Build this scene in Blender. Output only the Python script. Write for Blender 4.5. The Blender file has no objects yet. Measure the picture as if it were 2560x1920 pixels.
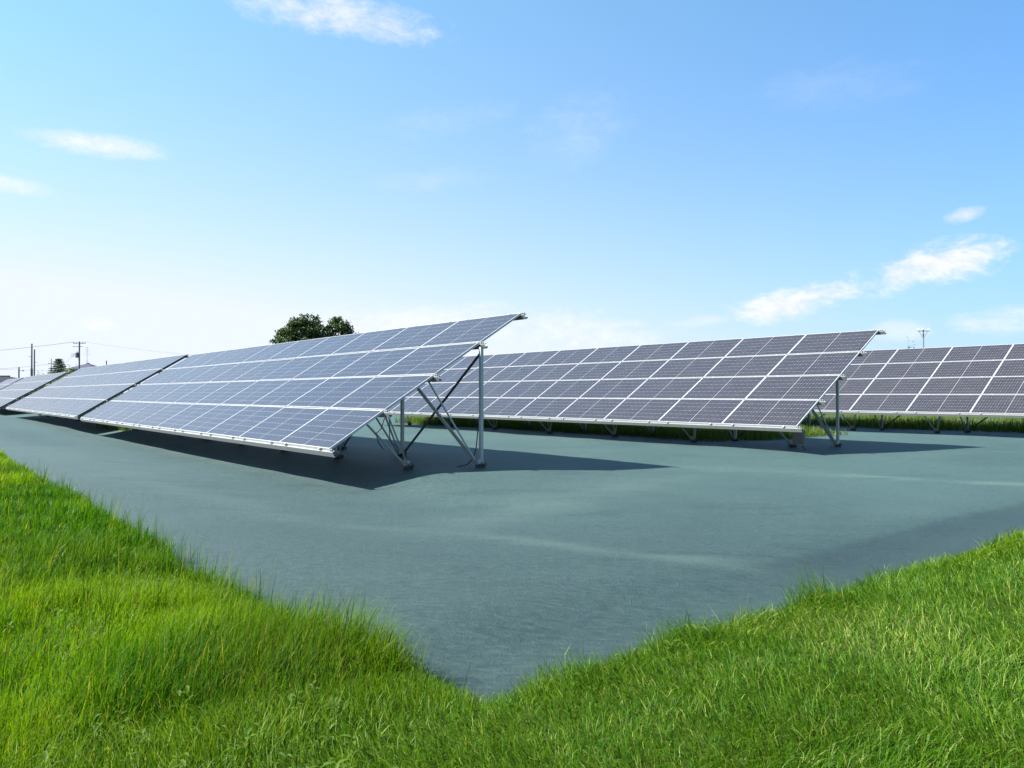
import bpy, math, random
import numpy as np
from mathutils import Vector, Matrix
from mathutils.noise import noise as pnoise

R = math.radians
rng = np.random.default_rng(7)
random.seed(7)
C = bpy.context.scene.collection
scene = bpy.context.scene

# ------------------------------------------------------------------ camera
cam_d = bpy.data.cameras.new('camera')
cam = bpy.data.objects.new('camera', cam_d)
C.objects.link(cam)
cam.location = (0, 0, 1.40)
cam_d.sensor_width = 36.0
cam_d.lens = 27.19
cam_d.clip_start = 0.05
cam_d.clip_end = 9000
YAW = 0.6776
fwd = Vector((-math.cos(YAW) * math.cos(.0123), math.sin(YAW) * math.cos(.0123), math.sin(.0123)))
cam.rotation_euler = fwd.to_track_quat('-Z', 'Y').to_euler()
scene.camera = cam

# ------------------------------------------------------------------ light
SUN_TRAVEL = Vector((0.50, 0.92, -1.0)).normalized()
sun_d = bpy.data.lights.new('sun', 'SUN')
sun = bpy.data.objects.new('sun', sun_d)
C.objects.link(sun)
sun_d.energy = 5.0
sun_d.angle = R(0.53)
sun_d.color = (1.0, 0.955, 0.88)
sun.rotation_euler = SUN_TRAVEL.to_track_quat('-Z', 'Y').to_euler()
to_sun = -SUN_TRAVEL
SUN_EL = math.asin(to_sun.z)
SUN_ROT = math.atan2(to_sun.x, to_sun.y)

scene.view_settings.view_transform = 'Standard'
scene.view_settings.look = 'None'
scene.view_settings.gamma = 1.0
scene.view_settings.use_curve_mapping = False
scene.view_settings.exposure = 1.97
scene.render.film_transparent = False
scene.cycles.max_bounces = 6
scene.cycles.transparent_max_bounces = 6

# ------------------------------------------------------------------ node helpers
class NT:
    def __init__(s, tree):
        s.t = tree; s.n = tree.nodes; s.l = tree.links
    def node(s, typ, **kw):
        nd = s.n.new(typ)
        for k, v in kw.items():
            setattr(nd, k, v)
        return nd
    def put(s, sock, v):
        if v is None: return
        if isinstance(v, bpy.types.NodeSocket): s.l.new(v, sock)
        else: sock.default_value = v
    def m(s, op, a, b=None, c=None, clamp=False):
        nd = s.n.new('ShaderNodeMath'); nd.operation = op; nd.use_clamp = clamp
        s.put(nd.inputs[0], a); s.put(nd.inputs[1], b); s.put(nd.inputs[2], c)
        return nd.outputs[0]
    def smooth(s, v, lo, hi):
        nd = s.n.new('ShaderNodeMapRange'); nd.interpolation_type = 'SMOOTHSTEP'
        s.put(nd.inputs['Value'], v); nd.inputs['From Min'].default_value = lo; nd.inputs['From Max'].default_value = hi
        return nd.outputs['Result']
    def mix(s, fac, a, b, blend='MIX'):
        nd = s.n.new('ShaderNodeMix'); nd.data_type = 'RGBA'; nd.blend_type = blend
        s.put(nd.inputs[0], fac); s.put(nd.inputs[6], a); s.put(nd.inputs[7], b)
        return nd.outputs[2]
    def noise(s, vec, scale, detail=4, rough=.55, dist=0.0):
        nd = s.n.new('ShaderNodeTexNoise')
        s.put(nd.inputs['Vector'], vec); nd.inputs['Scale'].default_value = scale
        nd.inputs['Detail'].default_value = detail; nd.inputs['Roughness'].default_value = rough
        nd.inputs['Distortion'].default_value = dist
        return nd.outputs['Fac']
    def along(s, vec, ang, scale, loc=(0, 0, 0)):
        return s.mapping(s.mapping(vec, rot=(0, 0, -ang)), scale=scale, loc=loc)
    def mapping(s, vec, scale=(1, 1, 1), rot=(0, 0, 0), loc=(0, 0, 0)):
        nd = s.n.new('ShaderNodeMapping')
        s.put(nd.inputs['Vector'], vec)
        nd.inputs['Scale'].default_value = scale; nd.inputs['Rotation'].default_value = rot; nd.inputs['Location'].default_value = loc
        return nd.outputs[0]

def rgb(r, g, b): return (r, g, b, 1.0)

# ------------------------------------------------------------------ world
world = bpy.data.worlds.new('World')
scene.world = world
world.use_nodes = True
w = NT(world.node_tree)
for nd in list(w.n): w.n.remove(nd)
out = w.node('ShaderNodeOutputWorld')
bg = w.node('ShaderNodeBackground')
bg.inputs['Strength'].default_value = 0.05
sky = w.node('ShaderNodeTexSky')
sky.sky_type = 'NISHITA'
sky.sun_disc = False
sky.sun_elevation = SUN_EL
sky.sun_rotation = SUN_ROT
sky.altitude = 0
sky.air_density = 1.0
sky.dust_density = 1.6
sky.ozone_density = 2.0
co = w.node('ShaderNodeTexCoord').outputs['Generated']
sep = w.node('ShaderNodeSeparateXYZ'); w.put(sep.inputs[0], co)
az = w.m('ARCTAN2', sep.outputs[1], sep.outputs[0])          # radians, world
az = w.m('WRAP', az, 2 * math.pi, 0.0)
el = w.m('ARCSINE', sep.outputs[2])
# forward scattering: the air is whiter towards the sun and near the horizon, bluer away from it
dt = w.node('ShaderNodeVectorMath', operation='DOT_PRODUCT')
w.put(dt.inputs[0], co); dt.inputs[1].default_value = to_sun
G = w.smooth(w.m('MULTIPLY_ADD', dt.outputs['Value'], .5, .5), .08, .85)
hz = w.m('POWER', w.m('SUBTRACT', 1.0, w.m('ABSOLUTE', sep.outputs[2]), clamp=True), 4.8)
hz = w.m('MULTIPLY', hz, w.m('MULTIPLY_ADD', G, 1.5, .55), clamp=True)
blue = w.mix(1.0, sky.outputs[0], rgb(.06, .79, 1.44), 'MULTIPLY')
blue = w.mix(1.0, blue, w.mix(G, rgb(0, 0, 0), rgb(1.55, 2.15, 1.3)), 'ADD')
base = w.mix(hz, blue, rgb(5.35, 5.80, 6.5))
n1 = w.noise(w.mapping(co, (1, 1, 2.6)), 9.0, 8, .66, .5)
n2 = w.noise(w.mapping(co, (1, 1, 1.9), loc=(3, 1, 2)), 34.0, 8, .68, .3)
nn = w.m('ADD', w.m('MULTIPLY', w.m('SUBTRACT', n1, .5), 1.5), w.m('MULTIPLY', w.m('SUBTRACT', n2, .5), 1.15))
AZC = math.pi - YAW
# clouds: degrees right of the view axis, degrees up, half sizes, tilt, softness, amount, noise
CL = [(-28.3, 15.9, 4.3, .80, 0, 1.3, 1.0, .8), (-33.5, 12.8, 3.0, .62, -2, 1.4, .7, .8),
      (-12.3, 25.6, 7.2, 1.6, -4, 1.2, .72, 1.3), (20.6, 6.5, 5.2, 1.15, 15, 1.0, .80, 1.5),
      (28.4, 8.3, 4.6, 1.45, 10, 1.0, .84, 1.5), (30.5, 11.3, 1.3, .52, 8, 1.0, .62, 1.0),
      (-2.8, 5.0, 14.5, 1.7, 0, 1.3, .60, 1.1), (5.0, 4.4, 8.5, 1.5, 0, 1.2, .62, 1.2), (32.6, 4.5, 3.4, .95, 3, 1.2, .55, 1.2),
      (-28.2, 4.5, 1.1, .6, 0, 1.3, .5, .9), (4.7, 18.9, 4.4, 2.6, 20, 1.6, .22, 1.2),
      (-5.3, 19.4, 6.0, 1.2, 8, 1.6, .18, 1.4), (-5.9, 15.4, 6.0, .8, 5, 1.6, .18, 1.4), (26.6, 4.1, 2.0, .8, 0, .8, .4, .9),
      (23.0, 20.2, 5.0, 1.6, 0, 1.6, .12, 1.3), (14.0, 5.2, 2.4, .5, 4, .9, .35, 1.2),
      (60.0, 9.0, 9.0, 1.8, 3, .6, .7, .9), (-62.0, 12.0, 10.0, 1.8, 0, .7, .7, .8), (110.0, 14.0, 12.0, 3.0, 4, .6, .7, .9),
      (-110.0, 16.0, 12.0, 3.0, -3, .6, .7, .9), (160.0, 11.0, 14.0, 2.6, 0, .6, .7, .9), (15.0, 44.0, 11.0, 3.0, 8, 1.3, .3, 1.2),
      (-50.0, 40.0, 12.0, 3.0, -6, 1.3, .3, 1.2), (80.0, 35.0, 12.0, 3.0, 6, 1.3, .3, 1.2)]
dens = None
for (a, e, sa, se, tilt, soft, amt, nz) in CL:
    du = w.m('SUBTRACT', (AZC - R(a)) % (2 * math.pi), az)
    du = w.m('WRAP', du, math.pi, -math.pi)
    du = w.m('MULTIPLY', du, math.cos(R(e)))
    dv = w.m('SUBTRACT', el, R(e))
    ct, st = math.cos(R(tilt)), math.sin(R(tilt))
    u_ = w.m('DIVIDE', w.m('ADD', w.m('MULTIPLY', du, ct), w.m('MULTIPLY', dv, st)), R(sa))
    v_ = w.m('DIVIDE', w.m('SUBTRACT', w.m('MULTIPLY', dv, ct), w.m('MULTIPLY', du, st)), R(se))
    d2 = w.m('ADD', w.m('MULTIPLY', u_, u_), w.m('MULTIPLY', v_, v_))
    g = w.m('ADD', w.m('SUBTRACT', 1.15, d2), w.m('MULTIPLY', nn, nz * 1.5))
    g = w.m('MULTIPLY', w.smooth(g, -.1, soft * 1.55), amt)
    dens = g if dens is None else w.m('MAXIMUM', dens, g)
ccol = w.mix(w.smooth(n2, .3, .7), rgb(5.95, 5.8, 6.4), rgb(6.7, 6.6, 6.95))
final = w.mix(1.0, w.mix(dens, base, ccol), rgb(.85, .85, .85), 'MULTIPLY')
w.put(bg.inputs['Color'], final)
w.l.new(bg.outputs[0], out.inputs[0])

# ------------------------------------------------------------------ materials
def new_mat(name):
    mt = bpy.data.materials.new(name); mt.use_nodes = True
    t = NT(mt.node_tree)
    b = t.n['Principled BSDF']
    return mt, t, b

def simple(name, col, rough=.6, metal=0.0, var=.12, scale=8.0, bump=0.0, spec=.5):
    mt, t, b = new_mat(name)
    col = tuple(q * .72 for q in col)
    tc = t.node('ShaderNodeTexCoord').outputs['Object']
    n = t.noise(tc, scale, 5, .6)
    c1 = tuple(c * (1 - var) for c in col) + (1,)
    c2 = tuple(min(1, c * (1 + var)) for c in col) + (1,)
    t.put(b.inputs['Base Color'], t.mix(n, c1, c2))
    t.put(b.inputs['Roughness'], t.m('ADD', rough - .08, t.m('MULTIPLY', n, .16)))
    b.inputs['Metallic'].default_value = metal
    b.inputs['Specular IOR Level'].default_value = spec
    if bump:
        bp = t.node('ShaderNodeBump'); bp.inputs['Strength'].default_value = bump; bp.inputs['Distance'].default_value = .01
        t.put(bp.inputs['Height'], t.noise(tc, scale * 6, 4)); t.put(b.inputs['Normal'], bp.outputs[0])
    return mt

M = {}
M['frame'] = simple('anodised_aluminium', (.50, .50, .51), .38, .25, .05, 5)
M['galv'] = simple('galvanised_steel', (.46, .48, .46), .5, .35, .16, 14)
M['galv_dark'] = simple('dark_galvanised_steel', (.09, .095, .10), .55, .3, .25, 20)
M['purlin'] = simple('galvanised_purlin', (.28, .29, .29), .5, .35, .12, 10)
M['backsheet'] = simple('panel_backsheet', (.20, .30, .31), .6, 0, .05, 6)
M['soil_pile'] = simple('pile_steel_muddy', (.07, .065, .055), .8, .1, .4, 20, .3)
M['cable'] = simple('black_cable', (.015, .015, .016), .5, 0, .2, 20)
M['box'] = simple('grey_plastic_box', (.13, .14, .15), .5, 0, .08, 6)
M['pole'] = simple('grey_concrete_pole', (.14, .135, .17), .8, 0, .2, 3)
M['pole_steel'] = simple('pole_steel', (.20, .22, .23), .5, .4, .2, 6)
M['wire'] = simple('overhead_wire', (.12, .12, .14), .6, 0, .1, 3)
M['transformer'] = simple('transformer_paint', (.13, .14, .18), .5, .1, .1, 5)
M['roof_tile'] = simple('grey_roof_tiles', (.075, .08, .11), .9, 0, .25, 9, .3, .1)
M['roof_dark'] = simple('dark_roof_tiles', (.028, .030, .042), .9, 0, .25, 6, .3, .1)
M['wall_brown'] = simple('brown_rendered_wall', (.12, .095, .075), .85, 0, .15, 2)
M['wall_cream'] = simple('beige_rendered_wall', (.42, .37, .29), .85, 0, .12, 2)
M['window'] = simple('dark_window_glass', (.03, .035, .045), .1, 0, .1, 3)
M['lamp'] = simple('floodlight_housing', (.35, .36, .37), .4, .3, .1, 5)
M['bark'] = simple('tree_bark', (.085, .065, .045), .9, 0, .3, 14, .5)

# glass with printed cells
def cell_material():
    mt, t, b = new_mat('solar_cells_under_glass')
    uv = t.node('ShaderNodeUVMap'); uv.uv_map = 'UVMap'
    s = t.node('ShaderNodeSeparateXYZ'); t.put(s.inputs[0], uv.outputs[0])
    U, V = s.outputs[0], s.outputs[1]
    oi = t.node('ShaderNodeObjectInfo')
    def edge(x):            # distance to the nearest integer
        f = t.m('FRACT', x)
        return t.m('MINIMUM', f, t.m('SUBTRACT', 1.0, f))
    eu, ev = edge(U), edge(V)
    lu = t.m('LESS_THAN', eu, .040)
    lv = t.m('LESS_THAN', ev, .019)
    du = edge(t.m('MULTIPLY', U, .5))
    dia = t.m('LESS_THAN', t.m('ADD', t.m('MULTIPLY', du, .17), t.m('MULTIPLY', ev, .17)), .0135)
    strip = t.m('LESS_THAN', V, -.5)
    line = t.m('MAXIMUM', t.m('MAXIMUM', t.m('MULTIPLY', lu, .42), t.m('MULTIPLY', lv, .60)), t.m('MAXIMUM', dia, strip))
    
    # per cell tint
    wn = t.node('ShaderNodeTexWhiteNoise'); wn.noise_dimensions = '3D'
    cb = t.node('ShaderNodeCombineXYZ')
    t.put(cb.inputs[0], t.m('FLOOR', U)); t.put(cb.inputs[1], t.m('FLOOR', V)); t.put(cb.inputs[2], t.m('MULTIPLY', oi.outputs['Random'], 57.0))
    t.put(wn.inputs['Vector'], cb.outputs[0])
    cell = t.mix(wn.outputs['Value'], rgb(0.0148, 0.0138, 0.0196), rgb(0.0182, 0.0167, 0.0233))
    cell = t.mix(t.m('MULTIPLY', oi.outputs['Random'], .30), cell, rgb(0.0217, 0.0194, 0.0245))
    col = t.mix(line, cell, rgb(0.1769, 0.1676, 0.1775))
    tc = t.node('ShaderNodeTexCoord').outputs['Object']
    dust = t.noise(tc, 2.3, 6, .65)
    dfac = t.m('ADD', .04, t.m('MULTIPLY', t.smooth(dust, .35, .8), .12))
    col = t.mix(dfac, col, rgb(0.0859, 0.0744, 0.0679))
    t.put(b.inputs['Base Color'], col)
    t.put(b.inputs['Roughness'], t.m('ADD', .16, t.m('MULTIPLY', dust, .14)))
    b.inputs['IOR'].default_value = 1.45
    bp = t.node('ShaderNodeBump'); bp.inputs['Strength'].default_value = .05; bp.inputs['Distance'].default_value = .01
    t.put(bp.inputs['Height'], t.noise(tc, 1.6, 2)); t.put(b.inputs['Normal'], bp.outputs[0])
    return mt
M['cells'] = cell_material()

def sheet_material():
    mt, t, b = new_mat('woven_weed_control_fabric')
    g = t.node('ShaderNodeNewGeometry').outputs['Position']
    big = t.noise(g, .22, 5, .6, .6)
    mid = t.noise(t.along(g, R(46), (.5, 1.6, 1)), 1.1, 6, .62, .4)
    # dusty drifts: long streaks lying across the view of anyone at the corner and along the rows
    st1 = t.noise(t.along(g, R(43), (.28, 1.2, 1)), 1.0, 7, .62, .8)
    st2 = t.noise(t.along(g, R(52), (.6, 2.2, 1), (7, 3, 0)), 1.3, 7, .66, .6)
    fine = t.noise(t.along(g, R(50), (2.6, 6.5, 1)), 3.2, 9, .74)
    fib = t.noise(t.mapping(g, (14, 14, 14)), 9, 3, .7)
    spg = t.node('ShaderNodeSeparateXYZ'); t.put(spg.inputs[0], g)
    dusty = t.m('MULTIPLY', t.smooth(t.m('ADD', spg.outputs[1], t.m('MULTIPLY', t.m('SUBTRACT', mid, .5), 6.0)), 3.0, 11.0), t.smooth(big, .15, .6))
    c = t.mix(t.smooth(big, .3, .7), rgb(0.0118, 0.0315, 0.0348), rgb(0.0175, 0.0421, 0.0421))
    c = t.mix(t.m('MULTIPLY', t.smooth(mid, .40, .45), .55), c, rgb(0.0215, 0.0485, 0.0475))
    c = t.mix(t.m('MULTIPLY', t.smooth(st1, .52, .80), .45), c, rgb(0.0465, 0.0773, 0.0636))
    c = t.mix(t.m('MULTIPLY', t.smooth(st2, .52, .80), .40), c, rgb(0.0411, 0.0718, 0.0616))
    c = t.mix(t.m('MULTIPLY', t.smooth(fine, .50, .62), .80), c, rgb(0.0320, 0.0629, 0.0589))
    c = t.mix(t.m('MULTIPLY', t.smooth(fine, .49, .37), .65), c, rgb(0.0075, 0.0208, 0.0227))
    c = t.mix(t.m('MULTIPLY', dusty, .60), c, rgb(0.0442, 0.0823, 0.0744))
    cr = t.noise(t.along(g, R(54), (.8, 2.0, 1), (2, 9, 0)), 1.3, 6, .68, 0)
    crease = t.smooth(t.m('ABSOLUTE', t.m('SUBTRACT', cr, .5)), .022, .0)
    cr2 = t.noise(t.along(g, R(30), (.6, 1.6, 1), (5, 1, 0)), 0.8, 5, .66, 0)
    crease = t.m('MAXIMUM', crease, t.m('MULTIPLY', t.smooth(t.m('ABSOLUTE', t.m('SUBTRACT', cr2, .5)), .014, .0), .8))
    # paler drifts of blown dust, each lying where it lies
    def drift(a, b_, wd):
        ax, ay = a; bx, by = b_; L2 = (bx - ax) ** 2 + (by - ay) ** 2
        X, Y = spg.outputs[0], spg.outputs[1]
        px = t.m('SUBTRACT', X, ax); py = t.m('SUBTRACT', Y, ay)
        h = t.m('DIVIDE', t.m('ADD', t.m('MULTIPLY', px, bx - ax), t.m('MULTIPLY', py, by - ay)), L2, clamp=True)
        qx = t.m('SUBTRACT', px, t.m('MULTIPLY', h, bx - ax)); qy = t.m('SUBTRACT', py, t.m('MULTIPLY', h, by - ay))
        d = t.m('SQRT', t.m('ADD', t.m('MULTIPLY', qx, qx), t.m('MULTIPLY', qy, qy)))
        d = t.m('ADD', d, t.m('MULTIPLY', t.m('SUBTRACT', st2, .5), wd * 5.0))
        d = t.m('ADD', d, t.m('MULTIPLY', t.m('SUBTRACT', fine, .5), wd * 4.0))
        return t.smooth(d, wd * 1.5, -.6 * wd)
    dr = None
    for a, b_, wd, am in (((-6.6, 4.67), (-4.9, 4.96), .20, .45), ((-4.9, 4.96), (-3.7, 5.55), .16, .40), ((-9.6, 11.9), (-6.7, 13.1), .55, .45),
                          ((-6.7, 13.1), (-4.3, 13.7), .35, .75), ((-7.4, 5.4), (-8.2, 10.4), .7, .28), ((-14.5, 3.3), (-8.6, 3.75), .6, .30), ((-24, 3.2), (-14.5, 3.5), 1.0, .30), ((-8.6, 3.75), (-6.6, 4.67), .35, .28)):
        q = t.m('MULTIPLY', drift(a, b_, wd), am)
        dr = q if dr is None else t.m('MAXIMUM', dr, q)
    c = t.mix(dr, c, rgb(0.0721, 0.1101, 0.0937))
    strip = t.smooth(t.m('ADD', spg.outputs[0], t.m('MULTIPLY', t.m('SUBTRACT', mid, .5), .35)), -3.86, -3.70)  # shade of the border slope, painted as a dark band into the sheet colour
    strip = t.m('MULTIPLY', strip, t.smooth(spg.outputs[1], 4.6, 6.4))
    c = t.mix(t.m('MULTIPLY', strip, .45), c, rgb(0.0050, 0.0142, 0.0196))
    # seams of the 2 m wide lengths, laid along the rows
    s = t.node('ShaderNodeSeparateXYZ'); t.put(s.inputs[0], g)
    wob = t.m('MULTIPLY', t.noise(g, .4, 2), .25)
    fy = t.m('FRACT', t.m('DIVIDE', t.m('ADD', s.outputs[1], wob), 3.1))
    seam = t.m('MULTIPLY', t.m('LESS_THAN', fy, .004), .15)
    c = t.mix(seam, c, rgb(0.0101, 0.0258, 0.0261))
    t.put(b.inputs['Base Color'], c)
    b.inputs['Roughness'].default_value = .62
    b.inputs['Specular IOR Level'].default_value = .35
    bp = t.node('ShaderNodeBump'); bp.inputs['Strength'].default_value = 1.0; bp.inputs['Distance'].default_value = .035
    hsum = t.m('ADD', t.m('MULTIPLY', fine, 1.0), t.m('MULTIPLY', crease, .07))
    hsum = t.m('ADD', hsum, t.m('ADD', t.m('MULTIPLY', fib, .35), t.m('MULTIPLY', st2, .35)))
    t.put(bp.inputs['Height'], hsum); t.put(b.inputs['Normal'], bp.outputs[0])
    return mt
M['sheet'] = sheet_material()

def ground_material():
    mt, t, b = new_mat('field_soil_and_low_growth')
    g = t.node('ShaderNodeNewGeometry').outputs['Position']
    n = t.noise(g, .05, 5, .6); n2 = t.noise(g, 7.0, 5, .7)
    c = t.mix(t.smooth(n, .35, .65), rgb(0.0230, 0.0437, 0.0029), rgb(0.0335, 0.0525, 0.0040))
    c = t.mix(t.m('MULTIPLY', t.smooth(n2, .4, .7), .5), c, rgb(0.0315, 0.0276, 0.0063))
    t.put(b.inputs['Base Color'], c); b.inputs['Roughness'].default_value = .95
    b.inputs['Specular IOR Level'].default_value = .1
    bp = t.node('ShaderNodeBump'); bp.inputs['Strength'].default_value = .6; bp.inputs['Distance'].default_value = .03
    t.put(bp.inputs['Height'], n2); t.put(b.inputs['Normal'], bp.outputs[0])
    return mt
M['ground'] = ground_material()

def blade_material(name, a, bcol, dry, trans=.45, rough=.42, spec=.5):
    """a..bcol: albedo range by the blade's own random value; dry: straw; green attribute channels set per blade"""
    mt, t, b = new_mat(name)
    at = t.node('ShaderNodeAttribute'); at.attribute_name = 'tint'
    s = t.node('ShaderNodeSeparateColor'); t.put(s.inputs[0], at.outputs['Color'])
    c = t.mix(s.outputs[0], rgb(*a), rgb(*bcol))
    c = t.mix(s.outputs[1], c, rgb(*dry))
    t.put(b.inputs['Base Color'], c)
    b.inputs['Roughness'].default_value = rough
    b.inputs['Specular IOR Level'].default_value = spec
    tr = t.node('ShaderNodeBsdfTranslucent')
    t.put(tr.inputs['Color'], t.mix(1.0, c, rgb(1.35, 1.25, .55), 'MULTIPLY'))
    mx = t.node('ShaderNodeMixShader'); mx.inputs[0].default_value = trans
    t.l.new(b.outputs[0], mx.inputs[1]); t.l.new(tr.outputs[0], mx.inputs[2])
    t.l.new(mx.outputs[0], t.n['Material Output'].inputs['Surface'])
    return mt
M['grass_tall'] = blade_material('tall_grass_blades', (.012, .078, .0005), (.088, .182, .0005), (.19, .19, .03), .48, .5, .12)
M['grass_mown'] = blade_material('mown_grass_blades', (.024, .092, .0005), (.096, .176, .0005), (.23, .27, .06), .46, .48, .15)
M['weeds'] = blade_material('weed_leaves', (.026, .078, .003), (.070, .120, .006), (.18, .16, .05), .4, .5, .3)
M['leaf_broad'] = blade_material('broad_tree_leaves', (.020, .044, .014), (.048, .080, .020), (.10, .09, .03), .25, .5, .4)
M['leaf_conifer'] = blade_material('conifer_needles', (.045, .080, .050), (.080, .120, .070), (.1, .1, .05), .15, .6, .3)
M['leaf_bush'] = blade_material('bush_leaves', (.060, .100, .040), (.120, .150, .045), (.2, .2, .04), .3, .5, .4)

# ------------------------------------------------------------------ object helpers
def tag(o, label=None, cat=None, group=None, kind=None):
    if label: o['label'] = label
    if cat: o['category'] = cat
    if group: o['group'] = group
    if kind: o['kind'] = kind
    return o

def link(name, mesh, parent=None, loc=(0, 0, 0), rot=(0, 0, 0)):
    o = bpy.data.objects.new(name, mesh); C.objects.link(o)
    o.location = loc; o.rotation_euler = rot
    if parent: o.parent = parent
    return o

class MB:
    def __init__(s): s.v = []; s.f = []; s.sm = False
    def box(s, x0, x1, y0, y1, z0, z1):
        n = len(s.v)
        s.v += [(x0, y0, z0), (x1, y0, z0), (x1, y1, z0), (x0, y1, z0), (x0, y0, z1), (x1, y0, z1), (x1, y1, z1), (x0, y1, z1)]
        s.f += [tuple(n + i for i in q) for q in ((0, 3, 2, 1), (4, 5, 6, 7), (0, 1, 5, 4), (1, 2, 6, 5), (2, 3, 7, 6), (3, 0, 4, 7))]
        return s
    def profile(s, prof, p0, p1, up=(0, 0, 1)):
        """closed 2d profile swept from p0 to p1"""
        p0 = Vector(p0); p1 = Vector(p1); d = (p1 - p0).normalized(); up = Vector(up)
        a = d.cross(up)
        if a.length < 1e-3: a = d.cross(Vector((0, 1, 0)))
        a.normalize(); b = a.cross(d).normalized()
        n = len(s.v); k = len(prof)
        for P in (p0, p1):
            for (x, y) in prof: s.v.append(tuple(P + a * x + b * y))
        for i in range(k):
            j = (i + 1) % k; s.f.append((n + i, n + j, n + k + j, n + k + i))
        s.f.append(tuple(n + i for i in reversed(range(k)))); s.f.append(tuple(n + k + i for i in range(k)))
        return s
    def bar(s, p0, p1, w, h=None, up=(0, 0, 1)):
        h = h or w
        return s.profile([(-w / 2, -h / 2), (w / 2, -h / 2), (w / 2, h / 2), (-w / 2, h / 2)], p0, p1, up)
    def tube(s, pts, r, k=8):
        n0 = len(s.v); rr = r if isinstance(r, (list, tuple)) else [r] * len(pts)
        pts = [Vector(p) for p in pts]
        for i, p in enumerate(pts):
            d = (pts[min(i + 1, len(pts) - 1)] - pts[max(i - 1, 0)]).normalized()
            a = d.cross(Vector((0, 0, 1)))
            if a.length < 1e-3: a = Vector((1, 0, 0))
            a.normalize(); b = a.cross(d)
            for j in range(k):
                t = 2 * math.pi * j / k
                s.v.append(tuple(p + (a * math.cos(t) + b * math.sin(t)) * rr[i]))
        for i in range(len(pts) - 1):
            for j in range(k):
                q = (j + 1) % k
                s.f.append((n0 + i * k + j, n0 + i * k + q, n0 + (i + 1) * k + q, n0 + (i + 1) * k + j))
        s.f.append(tuple(n0 + j for j in reversed(range(k)))); e = n0 + (len(pts) - 1) * k
        s.f.append(tuple(e + j for j in range(k)))
        return s
    def mesh(s, name, mat):
        me = bpy.data.meshes.new(name); me.from_pydata(s.v, [], s.f); me.materials.append(mat)
        me.update(); return me
    def build(s, name, mat, parent=None, loc=(0, 0, 0), rot=(0, 0, 0)):
        return link(name, s.mesh(name, mat), parent, loc, rot)

def empty(name, loc, rz=0):
    o = bpy.data.objects.new(name, None); C.objects.link(o); o.location = loc; o.rotation_euler = (0, 0, rz)
    o.empty_display_size = .3
    return o

# ------------------------------------------------------------------ terrain
def sst(a, b, x):
    t = np.clip((x - a) / (b - a), 0, 1); return t * t * (3 - 2 * t)

def vnoise(x, y, s, seed=0):
    """smooth value noise, numpy"""
    x = np.asarray(x, float) * s; y = np.asarray(y, float) * s
    xi = np.floor(x).astype(np.int64); yi = np.floor(y).astype(np.int64)
    fx = x - xi; fy = y - yi; fx = fx * fx * (3 - 2 * fx); fy = fy * fy * (3 - 2 * fy)
    def h(a, b):
        n = (a * 374761393 + b * 668265263 + seed * 1274126177) & 0x7fffffff
        n = (n ^ (n >> 13)) * 1274126177 & 0x7fffffff
        return ((n ^ (n >> 16)) & 0xffff) / 65535.0
    return (h(xi, yi) * (1 - fx) + h(xi + 1, yi) * fx) * (1 - fy) + (h(xi, yi + 1) * (1 - fx) + h(xi + 1, yi + 1) * fx) * fy

def H(x, y):
    x = np.asarray(x, float); y = np.asarray(y, float)
    z = .10 * sst(5.4, 7.2, y) * (1 - sst(8.6, 10.6, y)) * (1 - sst(-11.0, -8.8, x))
    z = z - .13 * sst(2.2, 4.8, y) * (1 - sst(5.6, 7.2, y)) * sst(-42, -30, x) * (1 - sst(-8.5, -5, x))
    z = z + .06 * sst(15.3, 16.2, y) * (1 - sst(18.8, 20.5, y)) * (1 - sst(-10.0, -8.5, x))
    z = z - .09 * sst(-4.1, -3.3, x) * (1 - sst(-2.9, -2.3, x)) * sst(1.6, 2.6, y)
    z = z - .03 * (1 - sst(2.0, 3.2, y)) * sst(1.4, 2.0, y)
    z = z + (vnoise(x, y, .35, 1) - .5) * .045 + (vnoise(x, y, 1.1, 2) - .5) * .02
    return z

def axis(lo, hi, breaks):
    """breaks: (from, to, step) dense zones; the rest grows out geometrically"""
    a = []
    for (f, t, s) in breaks: a += list(np.arange(f, t, s))
    a.append(breaks[-1][1])
    x = a[0]; st = breaks[0][2]; left = []
    while x > lo: st *= 1.35; x -= st; left.append(max(x, lo))
    x = a[-1]; st = breaks[-1][2]; right = []
    while x < hi: st *= 1.35; x += st; right.append(min(x, hi))
    return np.array(left[::-1] + a + right)

def grid(name, xs, ys, zf, mat):
    X, Y = np.meshgrid(xs, ys); Z = zf(X, Y)
    v = np.stack([X, Y, Z], -1).reshape(-1, 3); nx, ny = len(xs), len(ys)
    i = np.arange(nx - 1)[None, :] + np.arange(ny - 1)[:, None] * nx
    f = np.stack([i, i + 1, i + 1 + nx, i + nx], -1).reshape(-1, 4)
    me = bpy.data.meshes.new(name)
    me.vertices.add(len(v)); me.vertices.foreach_set('co', v.ravel().astype(np.float32))
    me.loops.add(f.size); me.loops.foreach_set('vertex_index', f.ravel().astype(np.int32))
    me.polygons.add(len(f)); me.polygons.foreach_set('loop_start', np.arange(0, f.size, 4, dtype=np.int32))
    me.update(calc_edges=True); me.polygons.foreach_set('use_smooth', np.ones(len(f), bool))
    me.materials.append(mat)
    return link(name, me)

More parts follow.
